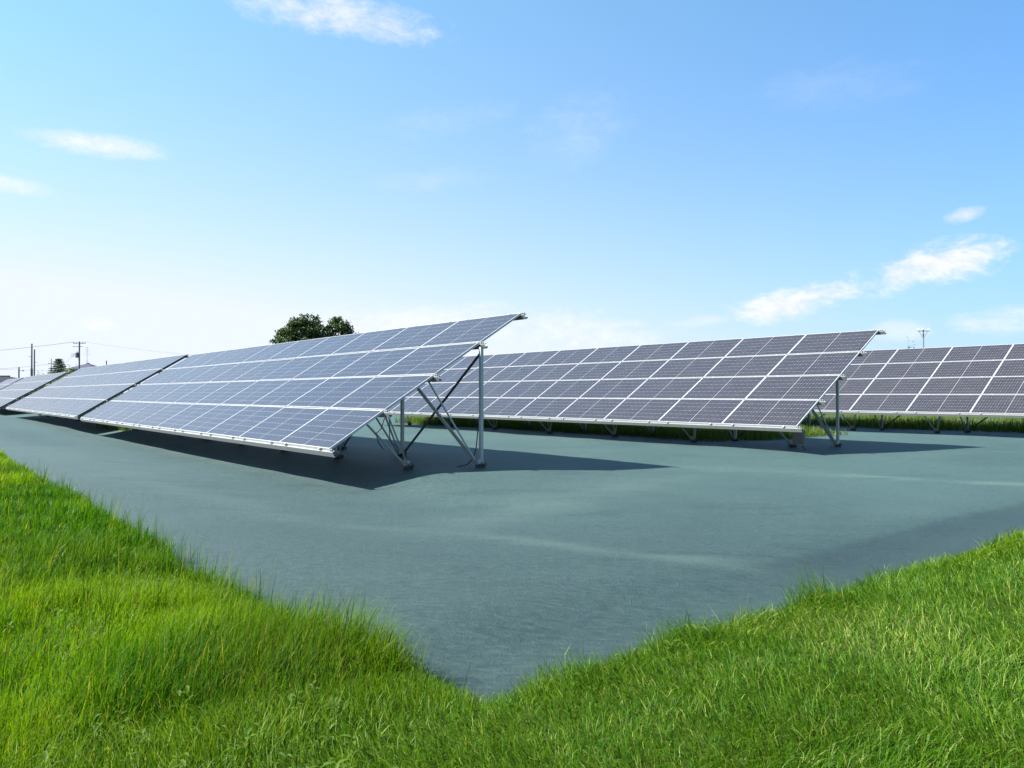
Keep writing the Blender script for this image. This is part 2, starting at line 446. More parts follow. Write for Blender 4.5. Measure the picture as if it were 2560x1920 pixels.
def bank(x, y):
    return np.maximum(sst(-2.88, -2.62, x + (vnoise(x, y, 1.4, 90) - .5) * .12), 1 - sst(1.72, 1.96, y - .22 * sst(-3.75, -3.2, x) + (vnoise(x, y, 1.1, 91) - .5) * .12)) * sst(-95, -60, x)
def HG(x, y):
    return H(x, y) - .03 + .11 * bank(x, y) + .05 * sst(-2.9, -1.9, np.maximum(x, -y - 1.0)) * bank(x, y)
def far_drop(x, y):
    return -.6 * sst(60, 120, np.hypot(x + 20, y - 10))
g_ = grid('ground', axis(-4000, 2500, [(-60, -14, 1.0), (-14, -4, .3), (-4, 2, .1)]), axis(-2500, 4000, [(-6, 0, .25), (0, 3, .08), (3, 14, .25), (14, 42, .7)]),
          lambda x, y: HG(x, y) + far_drop(x, y), M['ground'])
tag(g_, 'flat green brown field round the solar farm', kind='structure')
def edge_x(y): return -2.84 + (vnoise(y, y * 0 + 3, .9, 5) - .5) * .16 + (vnoise(y, y * 0, 3.5, 6) - .5) * .06
xs = axis(-98, -15, [(-40, -15, .4)])
xs = np.concatenate([xs[xs < -15.01], np.arange(-15, -2.60, .14)])
ys = np.concatenate([np.arange(1.70, 13, .14), np.arange(13, 46, .4)])
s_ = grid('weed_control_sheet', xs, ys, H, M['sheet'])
tag(s_, 'grey green woven weed control sheet covering the ground under the solar tables', kind='structure')

# ------------------------------------------------------------------ solar tables
TILT = R(31.56); CT, ST = math.cos(TILT), math.sin(TILT)
PW, PH = 2.0, 1.1345       # column and row pitch
FR, GX, GY, TH = .028, .014, .030, .038

def panel_meshes():
    x0, x1 = -PW + GX / 2, -GX / 2; y0, y1 = GY / 2, PH - GY / 2
    fx, fy = .018, .015
    me = bpy.data.meshes.new('solar_panel')
    xm = (x0 + x1) / 2; cs = .007
    a, b_, c, d = x0 + fx, xm - cs, xm + cs, x1 - fx
    l, h = y0 + fy, y1 - fy; z = -.003
    v = [(a, l, z), (b_, l, z), (c, l, z), (d, l, z), (a, h, z), (b_, h, z), (c, h, z), (d, h, z),
         (a, l, -.030), (d, l, -.030), (a, h, -.030), (d, h, -.030)]
    f = [(0, 1, 5, 4), (1, 2, 6, 5), (2, 3, 7, 6), (8, 10, 11, 9)]
    me.from_pydata(v, [], f)
    uvl = me.uv_layers.new(name='UVMap')
    uvs = [(0, 0), (12, 0), (12, 6), (0, 6), (.5, -1), (.6, -1), (.6, -1), (.5, -1), (0, 0), (12, 0), (12, 6), (0, 6), (0, 0), (0, 0), (0, 0), (0, 0)]
    for i, u in enumerate(uvs): uvl.data[i].uv = u
    me.materials.append(M['cells']); me.materials.append(M['backsheet'])
    me.polygons[3].material_index = 1; me.update()
    fb = MB()
    # frame: outer ring and inner ring, top and bottom
    O = [(x0, y0), (x1, y0), (x1, y1), (x0, y1)]; I = [(a, l), (d, l), (d, h), (a, h)]
    for z_ in (0, -TH):
        fb.v += [(p[0], p[1], z_) for p in O] + [(p[0], p[1], z_) for p in I]
    for i in range(4):
        j = (i + 1) % 4
        fb.f += [(i, j, 4 + j, 4 + i), (8 + j, 8 + i, 12 + i, 12 + j), (i, 8 + i, 8 + j, j), (4 + i, 4 + j, 12 + j, 12 + i)]
    return me, fb.mesh('panel_frame', M['frame'])
PANEL, FRAME = panel_meshes()

CPROF = [(-.026, -.045), (.026, -.045), (.026, -.026), (.021, -.026), (.021, -.040), (-.021, -.040), (-.021, .040),
         (.021, .040), (.021, .026), (.026, .026), (.026, .045), (-.026, .045)]

def solar_table(x0, y0, ze, cols, frames, label, rows=4, end=.13, zbase=None, jitter=.12, added_shade_beam=False):
    """x0,y0: right end of the low edge; ze: height of the low edge"""
    zb = float(H(x0, y0 + 2)) if zbase is None else zbase
    t = empty('solar_table', (x0, y0, zb))
    tag(t, label, 'solar array', 'ground mounted solar tables in long rows')
    zl = ze - zb
    for j in range(rows):
        for i in range(cols):
            s = j * PH
            jit = random.gauss(0, R(jitter)); jz = random.gauss(0, .0016)
            p = link('solar_panel', PANEL, t, (-i * PW, s * CT, zl + s * ST + jz), (TILT + jit, random.gauss(0, R(jitter * .5)), 0))
            link('panel_frame', FRAME, p)
    L = cols * PW
    offs = [.004, PH, 2 * PH, 3 * PH, 4 * PH - .02]
    def on(s, n): return (s * CT + n * -ST, zl + s * ST + n * CT)
    for k, s in enumerate(offs):
        y, z = on(s, -TH - .050)
        MB().profile(CPROF, (end + random.uniform(-.03, .02), 0, 0), (-L - .1, 0, 0)).build('purlin', M['purlin'], t, (0, y, z), (TILT, 0, 0))
    # clamps holding the frames to the purlins
    cl = MB()
    for k, s in enumerate(offs):
        for i in range(cols):
            for u in (.32, 1.68) if PW else ():
                x = -i * PW - u
                cl.box(x - .02, x + .02, s - .011 if k else s - .026, s + .011 if k else s + .014, -.030, .005)
        for x in (end - .05, end - .10):
            cl.box(x - .009, x + .009, s - .012, s + .012, -.062 + .02, -.004)
    o = cl.build('panel_clamps', M['frame'], t, (0, 0, zl), (TILT, 0, 0)); o['kind'] = 'stuff'
    if added_shade_beam:  # dark beam added to stand for the shade under the table end
        MB().box(-.06, .0, -.03, 4 * PH - .02, -.085, -.003).build('added_shade_beam', M['galv_dark'], t, (.004, 0, zl), (TILT, 0, 0))
    yr = 3 * PH * CT; yf = PH * CT + .78; fo = -.55
    for n, xf in enumerate(frames):
        gx = x0 + xf
        zr = float(H(gx, y0 + yr)) - zb; zf = float(H(gx + fo, y0 + yf)) - zb
        if zbase is not None: zr = zf = 0
        yt, zt = on(3 * PH, -TH - .11)
        prof = [(-.029, -.029), (.029, -.029), (.029, .029), (.021, .029), (.021, -.021), (-.021, -.021), (-.021, .029), (-.029, .029)]
        MB().profile(prof, (xf, yr, zr - .02), (xf, yr, zt + .03), up=(0, 1, 0)).build('post', M['galv'], t)
        # pair of struts from the rear pile forward to the middle purlin
        ym, zm = on(2 * PH, -TH - .10)
        if n == 0:
            ends = [(xf - .62, ym - .10, zm - .05, .075, .016), (xf - .36, ym + .02, zm, .028, .02)]
        else:
            ends = [(xf - .38, ym, zm, .036, .022), (xf + .38, ym, zm, .036, .022)]
        for (ex, ey, ez, w_, h_) in ends:
            MB().bar((xf + .01 * (1 if ex > xf else -1), yr - .07, zr + .05), (ex, ey, ez), w_, h_, up=(0, 1, 0)).build('strut', M['galv'], t)
        # V struts from the front pile up to the second purlin
        y3, z3 = on(PH, -TH - .09)
        for dx in (-.55, .50):
            ex = min(xf + fo + dx, .10)
            MB().bar((xf + fo + .03 * (1 if dx > 0 else -1), yf - .03, zf + .04), (ex, y3 + .02, z3), .034, .022, up=(0, 1, 0)).build('strut', M['galv'], t)
        if n: MB().bar((xf + fo, yf + .02, zf + .05), (xf + fo + .12, ym - .05, zm - .02), .028, .022).build('strut', M['galv'], t)
        if n + 1 < len(frames):
            xn = frames[n + 1]
            zn = float(H(x0 + xn, y0 + yr)) - zb if zbase is None else 0
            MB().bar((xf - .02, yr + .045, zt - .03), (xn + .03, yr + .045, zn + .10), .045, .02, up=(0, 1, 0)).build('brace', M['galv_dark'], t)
        for (xx, yy, zz) in ((xf, yr, zr), (xf + fo, yf, zf)):
            b = MB(); b.tube([(xx, yy, zz - .12), (xx, yy, zz + .05), (xx, yy, zz + .055)], [.055, .055, .05], 10)
            b.bar((xx - .10, yy, zz + .06), (xx + .10, yy, zz + .06), .13, .012)
            for sx in (-.07, .07):
                for sy in (-.04, .04):
                    b.tube([(xx + sx, yy + sy, zz + .03), (xx + sx, yy + sy, zz + .10)], .009, 6)
            for q in range(5):       # cut and rucked fabric pushed up round the pile
                a_ = q * 1.257 + random.random(); r_ = random.uniform(.06, .10)
                b.tube([(xx + math.cos(a_) * r_, yy + math.sin(a_) * r_, zz - .02), (xx + math.cos(a_ + .5) * r_ * .9, yy + math.sin(a_ + .5) * r_ * .9, zz + random.uniform(.01, .05)),
                        (xx + math.cos(a_ + 1.1) * r_, yy + math.sin(a_ + 1.1) * r_, zz - .02)], [.012, .022, .01], 6)
            b.build('pile', M['soil_pile'], t)
            g = MB(); g.bar((xx - .012, yy - .07, zz + .07), (xx - .012, yy - .07, zz + .17), .10, .012, up=(0, 1, 0))
            g.bar((xx + .03, yy - .05, zz + .06), (xx + .03, yy - .05, zz + .15), .012, .09, up=(0, 1, 0))
            g.build('bracket', M['galv'], t)
    return t, zl, on

A_FR = [.045 - 2.71 * k for k in range(8)]
tA, zlA, onA = solar_table(-11.10, 5.292, 1.4 - .859, 10, A_FR, 'nearest solar table, its bare right end frame standing in the middle of the picture')
B_FR = [-.60 - 3.03 * k for k in range(7)]
tB, zlB, onB = solar_table(-9.469, 15.758, 1.4 - .7387, 10, B_FR, 'second solar table from the front, its shadow pointing right beside a thin end post')
C_FR = [-1.1 - 3.03 * k for k in range(7)]
tC, _, _ = solar_table(-4.12, 26.958, 1.4 - .624, 10, C_FR, 'rearmost solar table, cut off by the right edge of the picture')
E_FR = [-.3 - 3.03 * k for k in range(7)]
tD, _, _ = solar_table(-31.85, 5.292, 1.4 - .82, 11, E_FR + [-21.5], added_shade_beam=True, label='pale solar table directly left of the nearest one, in line behind it')
tE, _, _ = solar_table(-58.6, 5.35, 1.4 - .92, 10, E_FR, added_shade_beam=True, label='far solar table with added shade beam and dark legs, in front of the conifer')
tF, _, _ = solar_table(-80.4, 5.35, 1.4 - .95, 6, [-.3, -3.3, -6.3, -9.3], added_shade_beam=True, label='farthest solar table at the left edge of the picture, by the long dark roof')

# odds and ends on the end frames
def cable(t, pts, r=.008):
    MB().tube(pts, r, 6).build('cable', M['cable'], t)
y2, z2 = onA(PH, -.16)
cable(tA, [(-.12, y2, z2), (-.15, y2 - .05, z2 - .18), (-.20, y2 - .12, z2 - .26), (-.22, y2 - .05, z2 - .42), (-.20, y2 + .02, z2 - .52)])
cable(tA, [(.02, 2.90, 1.1), (-.02, 2.84, .35), (-.05, 2.80, .16), (-.14, 2.74, .04), (-.3, 2.6, -.01)], .011)
cable(tA, [(-.02, y2 + .03, z2), (-.06, y2 + .06, z2 - .3), (-.10, y2 + .12, z2 - .42), (-.2, y2 + .3, z2 - .50)])
jb = MB(); jb.box(-.13, .13, -.05, .05, -.16, .16); jb.box(-.14, .14, -.06, -.045, -.17, .17); jb.box(-.02, .02, -.07, -.06, -.02, .02)
jb.build('junction_box', M['box'], tB, (-.62, 1.15, .33))
cable(tB, [(-.55, 1.15, .12), (-.50, 1.2, .02), (-.35, 1.5, -.01), (-.5, 2.2, 0), (-.7, 2.8, .05)], .012)

# ------------------------------------------------------------------ grass
def blades(name, mat, P, hgt, wid, lean, ldir, tint, dry, curl=0.0, segs=3):
    """P (n,3) roots; hgt, wid, lean (0 upright .. 1 flat), ldir angle; every blade a bent tapering strip"""
    n = len(P); lv = segs + 1
    face = rng.uniform(0, 2 * np.pi, n)
    wx, wy = np.cos(face), np.sin(face)
    dx, dy = np.cos(ldir), np.sin(ldir)
    rows = []
    x = P[:, 0].copy(); y = P[:, 1].copy(); z = P[:, 2].copy()
    ang = lean * .35; step = hgt / segs
    side = rng.normal(0, 1, n) * curl
    for k in range(lv):
        tt = k / segs
        wk = wid * (1 - tt ** 1.6) * .5 * (0.75 + .25 * min(1, tt * 4 + .3))
        if k < segs:
            rows.append(np.stack([x - wx * wk, y - wy * wk, z], 1)); rows.append(np.stack([x + wx * wk, y + wy * wk, z], 1))
        else:
            rows.append(np.stack([x, y, z], 1))
        a = ang
        ca = np.cos(side * tt * 2); sa_ = np.sin(side * tt * 2)
        ddx = dx * ca - dy * sa_; ddy = dx * sa_ + dy * ca
        x = x + ddx * np.sin(a) * step; y = y + ddy * np.sin(a) * step; z = z + np.cos(a) * step
        ang = ang + lean * 1.9 / segs
    V = np.stack(rows, 1)                       # n, nv, 3
    nv = V.shape[1]
    off = (np.arange(n) * nv)[:, None]
    quads = []
    for k in range(segs - 1):
        quads.append(np.concatenate([off + 2 * k, off + 2 * k + 1, off + 2 * k + 3, off + 2 * k + 2], 1))
    q = np.stack(quads, 1).reshape(-1, 4)
    k = segs - 1
    tr = np.concatenate([off + 2 * k, off + 2 * k + 1, off + 2 * k + 2], 1)
    me = bpy.data.meshes.new(name)
    me.vertices.add(n * nv); me.vertices.foreach_set('co', V.reshape(-1).astype(np.float32))
    li = np.concatenate([q.ravel(), tr.ravel()]).astype(np.int32)
    me.loops.add(len(li)); me.loops.foreach_set('vertex_index', li)
    ls = np.concatenate([np.arange(len(q)) * 4, len(q) * 4 + np.arange(len(tr)) * 3]).astype(np.int32)
    me.polygons.add(len(ls)); me.polygons.foreach_set('loop_start', ls)
    me.update(calc_edges=True)
    me.polygons.foreach_set('use_smooth', np.ones(len(ls), bool))
    at = me.color_attributes.new('tint', 'FLOAT_COLOR', 'POINT')
    col = np.zeros((n, nv, 4), np.float32); col[..., 0] = tint[:, None]; col[..., 1] = dry[:, None]; col[..., 3] = 1
    at.data.foreach_set('color', col.ravel())
    me.materials.append(mat)
    return link(name, me)

def scatter(n, rmin, rmax, a0, a1, power=1.0):
    """points round the corner where the photographer stood; thinner with distance"""
    u = rng.uniform(0, 1, n)
    if power == 1.0: r = rmin * (rmax / rmin) ** u      # density ~ 1/r^2
    else:
        e = 2 - power; r = (rmin ** e + u * (rmax ** e - rmin ** e)) ** (1 / e)
    a = rng.uniform(a0, a1, n)
    return r * np.cos(a), r * np.sin(a), r

def split_x(y): return -2.72 + (vnoise(y, y * 0 + 9, 1.3, 8) - .5) * .35 - .12 * np.maximum(0, 1.2 - y)
def edge_y(x): return 1.91 + .24 * sst(-3.75, -3.2, x) + (vnoise(x, x * 0 + 1, .8, 11) - .5) * .20 + (vnoise(x, x * 0 + 2, 3.0, 12) - .5) * .08

# tall grass left of the sheet corner
x, y, r = scatter(600000, 1.7, 27.0, R(139), R(189), 1.35)
k = (y < edge_y(x)) & (x < split_x(y)) & (y > -5)
# clumps at the very edge push out over the sheet
x, y, r = x[k], y[k], r[k]
n = len(x)
clump = vnoise(x, y, 2.6, 21); big = vnoise(x, y, .55, 22); fine = vnoise(x, y, 9, 23)
keep = rng.uniform(0, 1, n) < np.clip(.35 + clump * 1.0, 0, 1)
x, y, r, clump, big, fine = [q[keep] for q in (x, y, r, clump, big, fine)]
n = len(x)
h = (.06 + .15 * sst(.2, .85, clump) * rng.uniform(.5, 1.1, n) + .06 * big) * rng.uniform(.4, 1.1, n)
near_edge = np.exp(-((edge_y(x) - y) / .22) ** 2); tuft = np.exp(-(((x + 3.65) / .38) ** 2 + ((y - 1.78) / .25) ** 2))
h = h * (1 + .18 * near_edge * vnoise(x, y, 1.7, 30) + .8 * tuft) * (1 - .5 * sst(-3.5, -3.0, x))
wid = np.clip(.0017 + .00062 * r, .0028, .016) * np.clip(rng.lognormal(0, .38, n), .5, 2.6)
lean = np.clip(rng.gamma(2.2, .25, n), 0, 1.8)
ld = rng.normal(R(60), 1.3, n)
tint = np.clip(.45 * fine + .95 * sst(.3, .75, vnoise(x, y, .9, 24)) - .22 + rng.normal(0, .24, n), 0, 1)
dryp = rng.uniform(0, 1, n) < (.045 + .10 * (vnoise(x, y, .9, 40) > .72))
dry = np.where(dryp, rng.uniform(.4, 1, n), rng.uniform(0, .08, n) + .10 * sst(.45, .75, vnoise(x, y, .5, 41)))
o = blades('tall_grass', M['grass_tall'], np.stack([x, y, HG(x, y) - .006], 1), h, wid, lean, ld, tint, dry, .25)
tag(o, 'tall bright green grass on the bank along the left edge of the sheet', 'grass', kind='stuff')
NG = [n]

# thin seeding stems that stand above the tall grass
x, y, r = scatter(12000, 2.2, 16.0, R(139), R(187), 1.5)
k = (y < edge_y(x) + .05) & (x < split_x(y) - .05) & (y > -3); x, y, r = x[k], y[k], r[k]
k = (rng.uniform(0, 1, len(x)) < .25 + .75 * np.exp(-((edge_y(x) - y) / .30) ** 2)) & (vnoise(x, y, 1.3, 55) > .35); x, y, r = x[k], y[k], r[k]
n = len(x)
o = blades('grass_stems', M['grass_tall'], np.stack([x, y, HG(x, y) - .005], 1), rng.uniform(.20, .40, n), np.clip(.0016 + .0006 * r, .0026, .008),
           np.clip(rng.gamma(2, .12, n), 0, .9), rng.normal(R(40), 1.0, n), rng.uniform(0, .5, n), np.where(rng.uniform(0, 1, n) < .1, .7, .05), .15, 4)
tag(o, 'thin seeding grass stems standing above the tall grass', 'grass', kind='stuff')

# mown grass right of the corner
x, y, r = scatter(520000, 1.45, 17.5, R(88), R(186), 1.35)
k = (x > split_x(y) - .5) & ((x > edge_x(y)) | (y < edge_y(x) - .04))
k &= (x < 6) & (x > -3.4)
x, y, r = x[k], y[k], r[k]; n = len(x)
ang = np.degrees(np.arctan2(y, -x)); 
clump = vnoise(x, y, 2.2, 61); big = vnoise(x, y, .6, 62); fine = vnoise(x, y, 8, 63)
edge = np.exp(-((x - edge_x(y)) / .22) ** 2)
tuft = sum(np.exp(-(((x + 2.72) / .24) ** 2 + ((y - c_) / w_) ** 2)) * a_ for c_, w_, a_ in ((3.35, .20, .15), (3.8, .25, .11), (4.7, .18, .19), (5.5, .3, .07), (6.4, .22, .10), (2.5, .15, .10), (7.8, .3, .10), (9.3, .3, .08)))
h = (.055 + .065 * clump + .05 * edge * vnoise(x, y, 1.5, 64) + tuft) * rng.uniform(.6, 1.35, n)
wid = np.clip(.0020 + .00075 * r, .003, .016) * rng.uniform(.6, 1.35, n)
lean = np.clip(rng.gamma(4.0, .28, n) * (1 - .45 * edge), .05, 2.1)
flow = (vnoise(x, y, .8, 65) * 2.0 + vnoise(x, y, 2.5, 66) * 1.5) * 2.2
ld = flow + rng.normal(0, .75, n)
tint = np.clip(.4 * fine + .7 * sst(.25, .8, big) - .05 + rng.normal(0, .25, n), 0, 1)
dryp = rng.uniform(0, 1, n) < (.10 + .22 * sst(.5, .8, vnoise(x, y, 1.0, 67)))
dry = np.where(dryp, rng.uniform(.35, 1, n), rng.uniform(0, .12, n))
o = blades('mown_grass', M['grass_mown'], np.stack([x, y, HG(x, y) - .006], 1), h, wid, lean, ld, tint, dry, .9)
tag(o, 'short matted mown grass filling the lower right of the picture', 'grass', kind='stuff')
NG.append(n)

# rank growth in the lee of the tables
def weeds(name, label, x0, x1, y0, y1, n, h0, h1, w_):
    x = rng.uniform(x0, x1, n); y = rng.uniform(y0, y1, n)
    k = vnoise(x, y, .8, 70) + .35 * vnoise(x, y, 2.5, 71) > .30; x, y = x[k], y[k]; n = len(x)
    h = rng.uniform(h0, h1, n) * (.6 + .7 * vnoise(x, y, .9, 72))
    o = blades(name, M['weeds'], np.stack([x, y, H(x, y) - .02], 1), h, np.full(n, w_) * rng.uniform(.6, 1.3, n), np.clip(rng.gamma(2, .2, n), 0, 1.4),
               rng.uniform(0, 6.28, n), rng.uniform(0, 1, n) * .5 + .5 * vnoise(x, y, .6, 73), np.where(rng.uniform(0, 1, n) < .15, .8, .05), .2)
    tag(o, label, 'weeds', kind='stuff')
weeds('weeds', 'rank green weeds growing behind the second solar table', -31, -13.2, 18.0, 25.2, 32000, .28, .50, .022)
weeds('weeds', 'rank green weeds growing behind the rearmost solar table', -27, 4, 31.0, 37, 24000, .30, .55, .028)
weeds('weeds', 'dark weeds in the gap between the two nearest tables of the left row', -35.5, -30.3, 6.6, 10.5, 6000, .22, .42, .03)
weeds('weeds', 'dark weeds growing under the far left solar tables', -78, -33, 7.5, 12.0, 14000, .22, .40, .035)

# broad leaved weeds at the foot of the tall grass
def broad_leaf_plants(cs):
    m = MB()
    tint = []
    for (cx, cy, s, nl) in cs:
        cz = float(HG(cx, cy))
        for i in range(nl):
            a = 6.283 * i / nl + random.uniform(-.5, .5); L = s * random.uniform(.7, 1.2); W_ = L * .32; up = random.uniform(.35, 1.1)
            d = Vector((math.cos(a), math.sin(a), 0)); sd = Vector((-d.y, d.x, 0)); base = Vector((cx, cy, cz + random.uniform(.02, .10)))
            p = [base + d * L * t + Vector((0, 0, L * up * t * (1 - .75 * t))) for t in (0, .3, .65, 1)]
            ww = [.12, 1, .8, 0]; n = len(m.v)
            for q, w1 in zip(p, ww):
                m.v += [tuple(q - sd * W_ * w1 / 2 + Vector((0, 0, W_ * .25 * w1))), tuple(q), tuple(q + sd * W_ * w1 / 2 + Vector((0, 0, W_ * .25 * w1)))]
            for k in range(3):
                b = n + 3 * k; m.f += [(b, b + 1, b + 4, b + 3), (b + 1, b + 2, b + 5, b + 4)]
            tint += [random.uniform(.4, 1)] * 12
    me = m.mesh('broadleaf_weeds', M['weeds'])
    at = me.color_attributes.new('tint', 'FLOAT_COLOR', 'POINT')
    for i, v in enumerate(tint): at.data[i].color = (v, .05, 0, 1)
    for p in me.polygons: p.use_smooth = True
    return link('broadleaf_weeds', me)
cs = []
while len(cs) < 130:
    xx, yy, _ = scatter(1, 1.9, 8, R(140), R(183), 1.6)
    xx, yy = float(xx[0]), float(yy[0])
    if yy < 1.7 and xx < -2.0 and vnoise(xx, yy, 1.2, 80) > .45: cs.append((xx, yy, random.uniform(.025, .055), random.randint(4, 7)))
for _ in range(14):
    yy = random.uniform(2.2, 5.5); cs.append((float(edge_x(np.array(yy))) + random.uniform(.12, .4), yy, random.uniform(.03, .06), random.randint(4, 6)))
tag(broad_leaf_plants(cs), 'low broad leaved weeds among the grass at the sheet corner', 'weeds', kind='stuff')

# ------------------------------------------------------------------ trees
def leaf_quads(name, mat, centres, sizes, tints, parent):
    n = len(centres); V = np.zeros((n, 4, 3), np.float32)
    a = rng.normal(0, 1, (n, 3)); a /= np.linalg.norm(a, axis=1)[:, None]
    b = np.cross(a, rng.normal(0, 1, (n, 3))); b /= np.linalg.norm(b, axis=1)[:, None]
    s = np.asarray(sizes)[:, None]
    c = np.asarray(centres)
    V[:, 0] = c - a * s; V[:, 1] = c - b * s * .55; V[:, 2] = c + a * s; V[:, 3] = c + b * s * .55
    me = bpy.data.meshes.new(name)
    me.from_pydata(V.reshape(-1, 3).tolist(), [], np.arange(n * 4).reshape(-1, 4).tolist())
    at = me.color_attributes.new('tint', 'FLOAT_COLOR', 'POINT')
    col = np.zeros((n, 4, 4), np.float32); col[..., 0] = np.asarray(tints)[:, None]; col[..., 3] = 1
    at.data.foreach_set('color', col.ravel()); me.materials.append(mat)
    return link(name, me, parent)

def broad_tree(loc, blobs, label, nleaf=220, leaf=.17, trunk_h=5.0, clump=.75, per=16):
    """blobs: (x, y, z, r) lobes of the crown; each lobe gets leafy twigs at its shell, so gaps stay between them"""
    t = empty('broadleaf_tree', loc); tag(t, label, 'tree', 'tall trees behind the nearest solar table')
    tr = MB(); tr.tube([(0, 0, -.7), (.1, 0, trunk_h * .5), (0, .1, trunk_h)], [.42, .34, .26], 10)
    lc, ls, lt = [], [], []
    for (bx, by, bz, br) in blobs:
        tr.tube([(0, 0, trunk_h * .75), (bx * .5, by * .5, (trunk_h + bz) * .5), (bx, by, bz)], [.20, .12, .05], 6)
        for q in range(int(per * br ** 1.6)):
            d = np.array([random.gauss(0, 1), random.gauss(0, 1), random.gauss(.15, 1)]); d /= np.linalg.norm(d)
            c = np.array([bx, by, bz]) + d * br * random.uniform(.55, 1.08)
            if q % 3 == 0: tr.tube([(bx, by, bz), tuple(c)], [.05, .015], 4)
            cr = clump * random.uniform(.5, 1.1); tb = random.random()
            pts = c + rng.normal(0, 1, (nleaf // 4, 3)) * np.array([cr, cr, cr * .6]) * .5
            lc.append(pts); ls.append(np.full(len(pts), leaf) * rng.uniform(.6, 1.3, len(pts))); lt.append(np.clip(tb + rng.normal(0, .15, len(pts)), 0, 1))
    tr.build('trunk', M['bark'], t)
    leaf_quads('crown', M['leaf_broad'], np.concatenate(lc), np.concatenate(ls), np.concatenate(lt), t)
    return t
# crown lobes along the direction across the view (.627,.779)
def lobes(spec):
    return [(a * .627 + b * -.779, a * .779 + b * .627, z, r) for (a, b, z, r) in spec]
broad_tree((-104.2, 45.6, -.6), lobes([(-3.0, 0, 7.6, 1.7), (-1.6, 1, 9.4, 1.9), (-2.2, -1, 8.4, 1.8), (.2, 0, 10.8, 2.0), (1.0, .5, 12.0, 1.25), (-.9, -.6, 11.2, 1.2), (1.7, -.5, 9.6, 1.7), (2.8, .4, 8.6, 1.3), (2.3, 0, 10.6, 1.1), (-2.6, 0, 10.2, .9), (-4.2, .3, 6.8, 1.2), (.2, 0, 8.0, 2.4)]),
           'broad dark green tree, the larger and left of the two tall trees above the panels', per=15)
broad_tree((-102.3, 51.2, -.6), lobes([(-2.2, 0, 11.0, 1.0), (-1.2, .4, 12.0, 1.0), (-.1, -.3, 11.7, 1.0), (.7, .3, 10.6, 1.0), (-1.9, 0, 9.4, 1.1), (-.6, 0, 9.6, 1.1), (1.0, 0, 9.4, .8), (-.8, 0, 8.0, 1.2)]),
           'smaller round tree with sky gaps, right of the two tall trees above the panels', per=15, clump=.65)

def conifer(loc, h, rad, label):
    t = empty('conifer', loc); tag(t, label, 'tree')
    MB().tube([(0, 0, 0), (0, 0, h * .5), (0, 0, h)], [.22, .14, .03], 8).build('trunk', M['bark'], t)
    lc, ls, lt = [], [], []
    tiers = 17
    for k in range(tiers):
        z = h * (.18 + .80 * k / (tiers - 1)); r = rad * (1 - k / tiers) + .12
        for j in range(12):
            a = 6.283 * (j + random.random() * .7) / 9; rr = r * random.uniform(.7, 1.1)
            for s in np.linspace(.1, 1, 8 if k > 6 else 3):
                c = np.array([math.cos(a) * rr * s, math.sin(a) * rr * s, z - .16 * rr * s + .12 * rr * s * s])
                p = c + rng.normal(0, 1, (14, 3)) * np.array([.2, .2, .09]); lc.append(p); ls.append(np.full(14, .15)); lt.append(rng.uniform(0, 1, 14))
    leaf_quads('crown', M['leaf_conifer'], np.concatenate(lc), np.concatenate(ls), np.concatenate(lt), t)
conifer((-217.9, 32.3, -.6), 10.5, 5.4, 'pale layered conifer standing behind the far solar table beside a thin crossarm pole')

def bush(loc, w_, h_, label, n=2200, group=None, leaf=.13):
    t = empty('bush', loc); tag(t, label, 'bush', group)
    MB().tube([(0, 0, -.1), (0, 0, h_ * .6)], [.08, .03], 6).build('trunk', M['bark'], t)
    lc = []
    for _ in range(14):
        c = np.array([random.uniform(-.4, .4) * w_, random.uniform(-.4, .4) * w_, random.uniform(.25, .85) * h_])
        lc.append(c + rng.normal(0, 1, (n // 14, 3)) * np.array([.16 * w_, .16 * w_, .14 * h_]))
    lc = np.concatenate(lc); lc[:, 2] = np.maximum(lc[:, 2], .05)
    leaf_quads('foliage', M['leaf_bush'], lc, rng.uniform(.6, 1.3, len(lc)) * leaf, rng.uniform(0, 1, len(lc)), t)
gb = 'garden bushes beyond the far solar tables'
bush((-171.5, 25.0, -.6), 3.2, 5.6, 'grey green bush at the foot of the layered conifer, just above the panel edge', group=gb)
bush((-170.4, 27.3, -.6), 2.2, 6.6, 'slender upright bush right of the layered conifer', group=gb)
bush((-150.0, 21.5, -.6), 7.0, 4.0, 'low yellow green hedge plant showing below the conifer', group=gb)
bush((-197.0, 25.8, -.6), 1.6, 6.4, 'tiny pointed bush between the twin bare poles and the conifer', 900, gb)
bush((-73.2, 164.1, -.6), 3.0, 11.2, 'small twiggy treetop peeping over the rearmost solar table', 5000, None, .2)

# ------------------------------------------------------------------ poles and wires
ACR = Vector((.627, .779, 0))       # across the street of poles
GP = 'utility poles beyond the solar farm'
def cross(m, z, L, t=.09, off=0.0):
    m.bar(tuple(ACR * (-L / 2 + off) + Vector((0, 0, z))), tuple(ACR * (L / 2 + off) + Vector((0, 0, z))), t)
def pole(loc, h, r, label):
    t = empty('utility_pole', loc); tag(t, label, 'utility pole', GP)
    MB().tube([(0, 0, 0), (0, 0, h)], [r * 1.15, r * .85], 10).build('shaft', M['pole'], t)
    return t
p1 = pole((-210.2, 25.7, -.6), 13.6, .19, 'taller and left of the twin bare poles at the far left')
b = MB(); b.tube([(0, 0, 0), (0, 0, 6.4)], [.26, .26], 8); b.build('cover_sleeve', M['pole'], p1, (0, 0, 1.4))
b = MB(); cross(b, 10.6, .8, .10, -.3); b.build('crossarm', M['pole'], p1)
p2 = pole((-233.2, 29.1, -.6), 13.4, .19, 'shorter bare pole close beside the tallest one at the far left')
b = MB(); cross(b, 10.0, .7, .08, .3); b.build('crossarm', M['pole'], p2)
